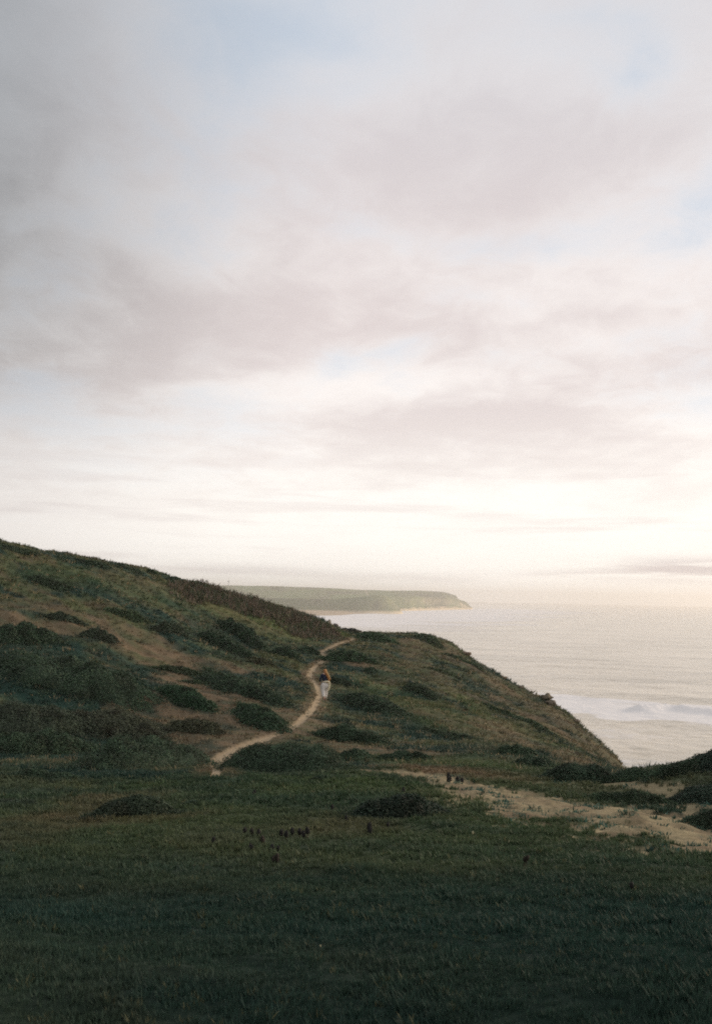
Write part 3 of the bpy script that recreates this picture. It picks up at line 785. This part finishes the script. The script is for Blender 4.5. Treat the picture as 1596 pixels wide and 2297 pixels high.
dried_flower(588, 1880, 12, 'brownish seed head just below the three small ones', GA, 1.6, M_headb)
dried_flower(609, 1900, 14, 'fat dark seed head under the left end of the row', GA, 1.9)
dried_flower(623, 1902, 12, 'smaller dark seed head beside the fat one', GA, 1.3)
dried_flower(620, 1920, 16, 'reddish brown flower clump lowest of the seed heads mid field', GA, 1.2, M_headb, 'dried flower', 3)
dried_flower(826, 1851, 22, 'taller dark seed head standing under the flat dark mound', GA, 1.8, None, 'dried flower', 2)
dried_flower(870, 1848, 12, 'small seed head right under the flat dark mound', GA, 1.1)
dried_flower(903, 1770, 18, 'dark seed head just above the flat dark mound', GA, 1.6)
dried_flower(570, 1775, 12, 'small pair of dark stalks under the dome shrub', GA, 1.5, None, 'dried flower', 2)
dried_flower(745, 1808, 12, 'tiny dark seed head left of the flat dark mound, upper one', GA, 1.3)
dried_flower(775, 1833, 12, 'tiny dark seed head touching the left tip of the flat dark mound', GA, 1.3)
GB = 'dark plants on the near field'
dried_flower(1179, 1925, 30, 'tallest reddish dark flower spike on the near field, right of centre', GB, .85, M_headb, 'dried flower', 3)
dried_flower(1415, 1984, 16, 'short dark seed head on the right of the near field', GB, .9)
dried_flower(1059, 1868, 12, 'tan seed head in the middle right of the near field', GB, .7, M_pale)
dried_flower(1141, 1888, 8, 'small white flower in the middle right of the near field', GB, .5, M_pale, 'flower')
dried_flower(717, 2124, 12, 'tiny yellow flower low in the near field', GB, .22, M_pale, 'flower')
GC = 'dark plants on the sandy track'
dried_flower(1006, 1737, 18, 'dark upright flower spike at the edge of the sandy track', GC, 2.4, M_head, 'dried flower', 3)
dried_flower(1026, 1746, 8, 'round black seed clump right of the upright spike on the sand', GC, 3.0, M_head, 'dried flower')
dried_flower(1036, 1749, 7, 'smaller black seed clump, rightmost on the sandy track edge', GC, 2.2, M_head, 'dried flower')

# ------------------------------------------------------------------ walking person
FEET = hit(727, 1572); PERS_Z = FEET[2]
M_skin = plain_mat('skin', (.55, .34, .25), .55, .06); M_hair = plain_mat('auburn_hair', (.42, .19, .07), .5, .35, 40)
M_navy = plain_mat('navy_knit', (.018, .022, .045), .9, .2, 30); M_white = plain_mat('off_white_cotton', (.66, .62, .57), .85, .12, 6)
M_cream = plain_mat('cream_cloth', (.74, .66, .46), .85, .1, 10); M_shoe = plain_mat('shoe', (.2, .15, .12), .7)


def skinned(name, pts, edges, mat, parent, sub=2, root=0):
    me = bpy.data.meshes.new(name); me.from_pydata([p[:3] for p in pts], edges, []); me.materials.append(mat)
    o = bpy.data.objects.new(name, me); col.objects.link(o); o.parent = parent
    s = o.modifiers.new('skin', 'SKIN'); s.use_smooth_shade = True
    sv = me.skin_vertices[0].data
    for i, p in enumerate(pts):
        r = p[3]; sv[i].radius = r if isinstance(r, tuple) else (r, r); sv[i].use_root = (i == root)
    o.modifiers.new('sub', 'SUBSURF').levels = sub; o.modifiers['sub'].render_levels = sub
    return o


per = bpy.data.objects.new('person', None); col.objects.link(per); per.location = FEET.tolist()
per.rotation_euler = (0, 0, R(20))                          # walking away, a little to the left
tag(per, 'person with long auburn hair, navy top and white trousers walking up the trail', 'person')
# local axes: +Y the way they walk, +X their right, z up
bp = [(0, 0, .92, (.135, .10)), (0, 0, 1.08, (.115, .085)), (0, .03, 1.26, (.145, .095)), (0, .05, 1.38, (.10, .07)), (0, .06, 1.45, .052), (0, .08, 1.53, .075), (0, .09, 1.60, .088),  # 0-6
      (.16, .05, 1.36, .055), (.26, .02, 1.12, .042), (.22, .14, .92, .034), (.21, .18, .86, .03),        # right arm 7-10
      (-.16, .05, 1.36, .055), (-.24, .0, 1.12, .042), (-.20, .18, .96, .034), (-.19, .22, .90, .03),     # left arm 11-14
      (.09, .0, .86, .085), (.10, .14, .49, .056), (.10, .10, .09, .038), (.10, .20, .04, .034),          # right leg 15-18
      (-.09, .0, .86, .085), (-.09, -.03, .48, .056), (-.09, -.26, .14, .038), (-.09, -.20, .04, .032)]   # left leg 19-22
be = [(0, 1), (1, 2), (2, 3), (3, 4), (4, 5), (5, 6), (3, 7), (7, 8), (8, 9), (9, 10), (3, 11), (11, 12), (12, 13), (13, 14), (0, 15), (15, 16), (16, 17), (17, 18), (0, 19), (19, 20), (20, 21), (21, 22)]
for side_, wr in ((1, 10), (-1, 14)):                       # five fingers each
    hx, hy, hz0 = bp[wr][:3]
    for k in range(4):
        i0 = len(bp); fx = (k - 1.5) * .017
        bp += [(hx + fx * .5, hy + .02 + fx, hz0 - .045, .010), (hx + fx * .5, hy + .035 + fx, hz0 - .085 - (.008 if k in (1, 2) else 0), .007)]
        be += [(wr, i0), (i0, i0 + 1)]
    i0 = len(bp); bp += [(hx - side_ * .03, hy + .03, hz0 - .03, .010), (hx - side_ * .035, hy + .045, hz0 - .06, .008)]; be += [(wr, i0), (i0, i0 + 1)]
body = skinned('body', bp, be, M_skin, per, 2)
skinned('sweater', [(0, 0, .99, (.165, .125)), (0, 0, 1.1, (.15, .115)), (0, .03, 1.26, (.17, .12)), (0, .05, 1.39, (.115, .085)), (0, .055, 1.43, .07),
                    (.17, .05, 1.35, .075), (.27, .02, 1.12, .060), (.225, .13, .94, .048), (-.17, .05, 1.35, .075), (-.25, .0, 1.12, .060), (-.205, .16, .98, .048)],
        [(0, 1), (1, 2), (2, 3), (3, 4), (3, 5), (5, 6), (6, 7), (3, 8), (8, 9), (9, 10)], M_navy, per)
skinned('trousers', [(0, 0, 1.0, (.145, .115)), (0, -.01, .88, (.215, .17)), (.10, .02, .74, .155), (.11, .13, .50, .12), (.11, .11, .22, .09), (.105, .10, .10, .075),
                     (-.12, -.02, .74, .155), (-.10, -.04, .50, .12), (-.10, -.16, .27, .10), (-.10, -.22, .17, .09)],
        [(0, 1), (1, 2), (2, 3), (3, 4), (4, 5), (1, 6), (6, 7), (7, 8), (8, 9)], M_white, per)
for sx, pts in ((1, [(.10, .08, .035, .045), (.10, .22, .03, .038)]), (-1, [(-.09, -.27, .07, .045), (-.09, -.17, .03, .038)])):
    skinned('shoe', pts, [(0, 1)], M_shoe, per, 1)
hair = skinned('hair', [(0, .06, 1.67, .072), (.005, .035, 1.61, .108), (.03, -.03, 1.50, .088), (.10, -.08, 1.38, .085), (.17, -.10, 1.24, .080), (.21, -.10, 1.10, .060), (.235, -.09, 1.01, .028)],
               [(0, 1), (1, 2), (2, 3), (3, 4), (4, 5), (5, 6)], M_hair, per)
hl_ = [(.04, -.05, 1.60, .03), (.10, -.13, 1.45, .035), (.19, -.16, 1.30, .03), (.26, -.15, 1.17, .02), (.29, -.14, 1.10, .008)]
skinned('hair_lock', hl_, [(0, 1), (1, 2), (2, 3), (3, 4)], plain_mat('rim_lit_hair', (.62, .36, .13), .45, .2, 40), hair, 2)  # right-hand lock painted golden for the low sun's rim light
skinned('tied_jacket', [(.12, -.13, 1.03, (.08, .05)), (.22, -.06, .98, (.085, .06)), (.25, -.06, .82, (.075, .05)), (.22, -.10, .66, (.06, .04)), (.20, -.09, .52, (.04, .03)), (0, -.15, 1.01, (.05, .04)), (-.14, -.12, 1.0, (.035, .03))],
        [(0, 1), (1, 2), (2, 3), (3, 4), (0, 5), (5, 6)], M_cream, per)
# face
face = bpy.data.objects.new
for sx in (-1, 1):
    v, f = lathe([(-.006, .001), (0, .013), (.006, .001)], 8); o = simple('eye', v, f, plain_mat('eye_dark', (.05, .03, .02), .3), per)
    o.location = (sx * .032, .175, 1.60); o.rotation_euler = (R(90), 0, 0)
    o2 = skinned('ear', [(sx * .085, .085, 1.60, .016), (sx * .092, .075, 1.575, .014)], [(0, 1)], M_skin, per, 1)
skinned('nose', [(0, .165, 1.59, .012), (0, .187, 1.57, .014)], [(0, 1)], M_skin, per, 1)
skinned('mouth', [(-.022, .168, 1.535, .007), (.022, .168, 1.535, .007)], [(0, 1)], plain_mat('lips', (.42, .16, .14), .5), per, 1)

# ------------------------------------------------------------------ far headland
def far_land(name, lines, vx0, vx1, n=500, m_=120, amp_=1.0, seed=400, colf=None):
    """lines: list of (nodes, kind); nodes (vx, vy, r) or, for the water line, (vx, r) with z = -2"""
    ph = np.linspace(math.atan2(*ray(vx0, 1350)[:2]), math.atan2(*ray(vx1, 1350)[:2]), n)
    rs, zs = [], []
    for nodes in lines:
        if len(nodes[0]) == 2:
            az = np.array([math.atan2(*ray(a, 1370)[:2]) for a, b in nodes]); r = pchip(az, [b for a, b in nodes], ph); z = np.full(n, -2.0)
        else:
            a = line_nodes(nodes); r = pchip(a[:, 0], a[:, 1], ph); z = pchip(a[:, 0], a[:, 2], ph)
        rs.append(r); zs.append(z)
    t = np.linspace(0, 1, m_); XX = np.zeros((n, m_)); ZZ = np.zeros((n, m_)); k = np.linspace(0, 1, len(lines))
    for j in range(n):
        r = np.interp(t, k, [a[j] for a in rs]); XX[j] = r; ZZ[j] = pchip(k, [a[j] for a in zs], t)
    PHm = np.repeat(ph[:, None], m_, 1); x = XX * np.sin(PHm); y = XX * np.cos(PHm)
    slope = np.abs(np.gradient(ZZ, axis=1) / (np.gradient(XX, axis=1) + 1e-6))
    gul = fbm(PHm * 2600, XX / 900., 22, 4, seed)
    XX2 = XX + gul * 45 * amp_ * sstep(slope, .15, .6); ZZ = ZZ + fbm(x, y, 160, 4, seed + 7) * 3.0 * amp_ * sstep(ZZ, 3, 20)
    x = XX2 * np.sin(PHm); y = XX2 * np.cos(PHm)
    nn = fbm(x, y / 3, 120, 4, seed + 20); n2 = fbm(PHm * 2600, ZZ / 2, 9, 4, seed + 30)
    green = np.array([.22, .25, .115]); dull = np.array([.25, .22, .135]); cl = np.array([.60, .48, .32]); dk = np.array([.12, .13, .075])
    c = lerp(np.broadcast_to(green, x.shape + (3,)), dull, np.clip(.35 + nn * 1.4, 0, 1)); c = lerp(c, dk, sstep(nn + n2 * .5, .1, .4) * .6)
    c = lerp(c, cl, np.clip(sstep(slope, .25, .7) * (.6 + n2 * 1.6), 0, 1)); c = lerp(c, cl * 1.25, 1 - sstep(ZZ, 2, 9))
    if colf: c = colf(c, x, y, PHm, XX, ZZ)
    id_ = np.arange(n * m_).reshape(n, m_)
    f = np.stack([id_[:-1, :-1], id_[1:, :-1], id_[1:, 1:], id_[:-1, 1:]], -1).reshape(-1, 4)
    return mesh_obj(name, np.stack([x, y, ZZ], -1).reshape(-1, 3), f, c.reshape(-1, 3), M_far, smooth=True)


def gully(c, x, y, P_, X_, Z_):
    a0 = math.atan2(*ray(822, 1335)[:2]); d_ = np.abs(P_ - a0 - (Z_ - 55) * -.00012) / .0011
    return lerp(c, np.array([.5, .42, .3]), (1 - sstep(d_, .4, 1)) * sstep(Z_, 38, 44) * .8)


tag(far_land('headland', [
    [(300, 2350), (760, 2500), (905, 2700), (960, 2950), (1020, 3250), (1062, 3500)],
    [(300, 1368, 2375), (760, 1366, 2530), (905, 1364, 2730), (960, 1362, 2978), (1020, 1361, 3275), (1062, 1369, 3515)],
    [(300, 1345, 2500), (760, 1342, 2640), (905, 1341, 2830), (960, 1340, 3060), (1005, 1341, 3280), (1022, 1346, 3350), (1045, 1356, 3440), (1061, 1369, 3540)],
    [(300, 1312, 3200), (460, 1313.5, 3250), (512, 1314.5, 3250), (624, 1316.5, 3300), (720, 1320, 3350), (815, 1324.5, 3350), (892, 1326, 3350), (960, 1327, 3380), (990, 1328.5, 3450), (1019, 1336, 3470), (1023, 1337.5, 3470), (1026, 1344, 3480), (1042, 1350, 3520), (1046, 1353, 3520), (1056, 1362, 3560), (1062, 1369, 3600)],
    [(300, 1318, 4400), (512, 1319, 4400), (700, 1325, 4400), (960, 1331, 4300), (1020, 1345, 4000), (1062, 1370, 3800)],
    [(300, 5200), (1000, 5000), (1062, 4000)]], 300, 1062, 700, 150, 1.0, 400, gully), kind='structure')
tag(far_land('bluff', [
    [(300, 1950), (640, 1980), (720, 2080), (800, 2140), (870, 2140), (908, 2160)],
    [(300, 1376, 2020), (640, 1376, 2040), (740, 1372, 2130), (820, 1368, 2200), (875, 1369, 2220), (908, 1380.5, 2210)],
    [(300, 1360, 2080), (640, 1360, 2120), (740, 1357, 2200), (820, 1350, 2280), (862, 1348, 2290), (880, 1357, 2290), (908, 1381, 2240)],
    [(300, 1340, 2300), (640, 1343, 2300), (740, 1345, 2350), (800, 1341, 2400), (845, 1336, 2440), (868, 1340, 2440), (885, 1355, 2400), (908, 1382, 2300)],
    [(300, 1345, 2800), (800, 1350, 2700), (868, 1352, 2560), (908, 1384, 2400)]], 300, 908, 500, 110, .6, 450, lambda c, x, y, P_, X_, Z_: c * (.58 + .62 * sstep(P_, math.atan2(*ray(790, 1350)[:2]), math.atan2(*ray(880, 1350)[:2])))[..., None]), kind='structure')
# beach at the foot of the bluff
az = np.array([math.atan2(*ray(a, 1380)[:2]) for a in (560, 700, 760, 800, 850)])
ph = np.linspace(az[0], az[-1], 80); n_ = 14
ri = pchip(az, [1700, 1760, 1840, 2030, 2130], ph); ro = pchip(az, [2050, 2100, 2130, 2160, 2170], ph)
tt_ = np.linspace(0, 1, n_); RRb = ri[:, None] * (1 - tt_) + ro[:, None] * tt_; PHb = np.repeat(ph[:, None], n_, 1)
zb = -1 + 7 * tt_[None, :] * (ro - ri)[:, None] / 350 + 0 * PHb
vb = np.stack([RRb * np.sin(PHb), RRb * np.cos(PHb), zb], -1).reshape(-1, 3); id_ = np.arange(80 * n_).reshape(80, n_)
fb = np.stack([id_[:-1, :-1], id_[1:, :-1], id_[1:, 1:], id_[:-1, 1:]], -1).reshape(-1, 4)
tag(mesh_obj('beach', vb, fb, np.tile(np.array([.50, .38, .25]), (len(vb), 1)), M_far), kind='structure')

# mast on the headland skyline
d = ray(512, 1316); hl = math.hypot(d[0], d[1]); mr = 3180.
mp = np.array([d[0] / hl * mr, d[1] / hl * mr, CAMZ + d[2] / hl * mr - 6])
mast = bpy.data.objects.new('mast', None); col.objects.link(mast); mast.location = mp.tolist()
tag(mast, 'lone thin mast with a wide head on the far headland skyline', 'mast')
M_mast = plain_mat('weathered_steel', (.12, .12, .12), .7)
v, f = lathe([(0, 1.3), (1.5, 1.1), (2, .8), (27, .55), (27, .01)]); simple('pole', v, f, M_mast, mast)
v, f = lathe([(21.5, .3), (22, 3.4), (23.5, 3.6), (24, 2.6), (24, .3)], 12); simple('platform', v, f, M_mast, mast)
v, f = lathe([(27, .35), (31, .2), (31, .01)]); simple('antenna', v, f, M_mast, mast)

# ------------------------------------------------------------------ sea
phs = np.concatenate([np.radians(np.arange(-180, -24, 4.0)), np.radians(np.arange(-24, 30, .09)), np.radians(np.arange(30, 180.1, 4.0))])
rs_ = np.concatenate([[20, 60], np.exp(np.linspace(math.log(100), math.log(12500), 1500))])
PS, RS = np.meshgrid(phs, rs_, indexing='ij'); xs = RS * np.sin(PS); ys = RS * np.cos(PS)
fade = 1 - sstep(RS, 500, 1500)
sw = (xs * .35 + ys * .94) + fbm(xs, ys, 120, 2, 500) * 30          # swell travels towards the shore
zw = np.zeros_like(xs)
zw += .28 * np.sin(sw / 38 * 2 * np.pi + 1.0) * (.5 + fbm(xs, ys, 90, 2, 510)) * fade
zw += .5 * fbm(xs / 1.4, ys, 16, 4, 520) * fade
zw += .28 * fbm(xs / 1.5, ys, 4.5, 3, 530) * (1 - sstep(RS, 300, 800))
# breaking wave and its wash
def wpt(vx, vy):
    d_ = ray(vx, vy); t_ = -CAMZ / d_[2]; return np.array([d_[0] * t_, d_[1] * t_])
br = [wpt(*p) for p in [(1150, 1562), (1300, 1582), (1440, 1596), (1640, 1612), (1800, 1625)]]
db = seg_dist(xs, ys, br, [26, 30, 30, 26, 22]) + fbm(xs / 2.2, ys, 14, 4, 540) * 1.0
foam = (1 - sstep(db, .6, 1.3)) * (1.05 + .5 * fbm(xs / 2, ys, 8, 4, 545))
cr = [wpt(*p) for p in [(1440, 1596), (1500, 1592), (1550, 1598), (1640, 1606)]]
dc = seg_dist(xs, ys, cr, [5, 6, 5, 3])
zw += 2.0 * np.exp(-dc ** 2 * 1.2) * (1 + .5 * fbm(xs, ys, 6, 3, 547))
bay = [wpt(*p) for p in [(740, 1398), (800, 1390), (900, 1387), (960, 1378), (1060, 1370), (1110, 1368)]]
d3 = seg_dist(xs, ys, bay, [190, 270, 270, 300, 380, 260]) + fbm(xs / 2, ys, 150, 4, 550) * 1.0
foam = np.maximum(foam, (1 - sstep(d3, .4, 1.4)) * 1.0)
inner = [wpt(*p) for p in [(760, 1412), (900, 1412), (1010, 1400)]]
d4 = seg_dist(xs, ys, inner, [90, 140, 90]) + fbm(xs / 3, ys, 60, 4, 555) * 1.1
foam = np.maximum(foam, (1 - sstep(d4, .3, 1.3)) * .5)
lace = fbm(xs / 2.4, ys, 22, 5, 560); foam = np.maximum(foam, sstep(lace, .12, .42) * .42 * (1 - sstep(RS, 300, 900)))
foam = np.clip(foam, 0, 1)
id_ = np.arange(len(phs) * len(rs_)).reshape(len(phs), len(rs_))
fs = np.stack([id_[:-1, :-1], id_[1:, :-1], id_[1:, 1:], id_[:-1, 1:]], -1).reshape(-1, 4)[:, ::-1]
Mw = bpy.data.materials.new('sea_water'); Mw.use_nodes = True; gw = G(Mw.node_tree); pw = Mw.node_tree.nodes['Principled BSDF']
fa = gw.n('ShaderNodeVertexColor', layer_name='Col'); sp = gw.n('ShaderNodeSeparateColor'); gw.put(sp.inputs[0], fa.outputs[0])
tc = gw.n('ShaderNodeTexCoord').outputs['Object']
mp_ = gw.n('ShaderNodeMapping'); gw.put(mp_.inputs[0], tc); mp_.inputs['Scale'].default_value = (.45, 1.0, 1.0); mp_.inputs['Rotation'].default_value = (0, 0, R(-18))
fn = gw.noise(mp_.outputs[0], .35, 6, .65)
ff = gw.ramp(gw.m('ADD', sp.outputs[0], gw.m('MULTIPLY', gw.m('SUBTRACT', fn, .5), 1.1)), .22, .72)
wn = gw.noise(mp_.outputs[0], .02, 4, .55)
wc = gw.mix(gw.ramp(wn, .38, .62), (.52, .455, .345), (.70, .61, .47))
gw.nt.links.new(gw.mix(ff, wc, (.93, .89, .86)), pw.inputs['Base Color'])
gw.put(pw.inputs['Roughness'], gw.ramp(ff, 0, 1, .22, .8)); pw.inputs['IOR'].default_value = 1.33
b1 = gw.n('ShaderNodeBump'); b1.inputs['Strength'].default_value = .5; b1.inputs['Distance'].default_value = 1.3
gw.put(b1.inputs['Height'], gw.m('ADD', gw.noise(mp_.outputs[0], .16, 7, .62), gw.m('MULTIPLY', gw.noise(mp_.outputs[0], .035, 4, .6), 2.2)))
gw.nt.links.new(b1.outputs[0], pw.inputs['Normal'])
tag(mesh_obj('sea', np.stack([xs, ys, zw], -1).reshape(-1, 3), fs, np.repeat(foam.reshape(-1, 1), 3, 1), Mw, smooth=True), kind='structure')

# ------------------------------------------------------------------ haze: one closed box of even, thin sea air
hb = 12900.; zb0, zb1 = -12., 150.
hv_ = np.array([(sx * hb, sy * hb, z) for z in (zb0, zb1) for sx, sy in ((-1, -1), (1, -1), (1, 1), (-1, 1))])
hf = np.array([(3, 2, 1, 0), (4, 5, 6, 7), (0, 1, 5, 4), (1, 2, 6, 5), (2, 3, 7, 6), (3, 0, 4, 7)])
Mh = bpy.data.materials.new('sea_air'); Mh.use_nodes = True; nh = Mh.node_tree; nh.nodes.clear()
oh = nh.nodes.new('ShaderNodeOutputMaterial'); pv = nh.nodes.new('ShaderNodeVolumePrincipled')
pv.inputs['Color'].default_value = (1.0, .97, .94, 1); pv.inputs['Density'].default_value = 0.00018; pv.inputs['Anisotropy'].default_value = .6
nh.links.new(pv.outputs[0], oh.inputs['Volume'])
haze = mesh_obj('haze', hv_, hf, None, Mh)
tag(haze, 'thin pale sea haze veiling the far headland and horizon', 'haze', kind='stuff')
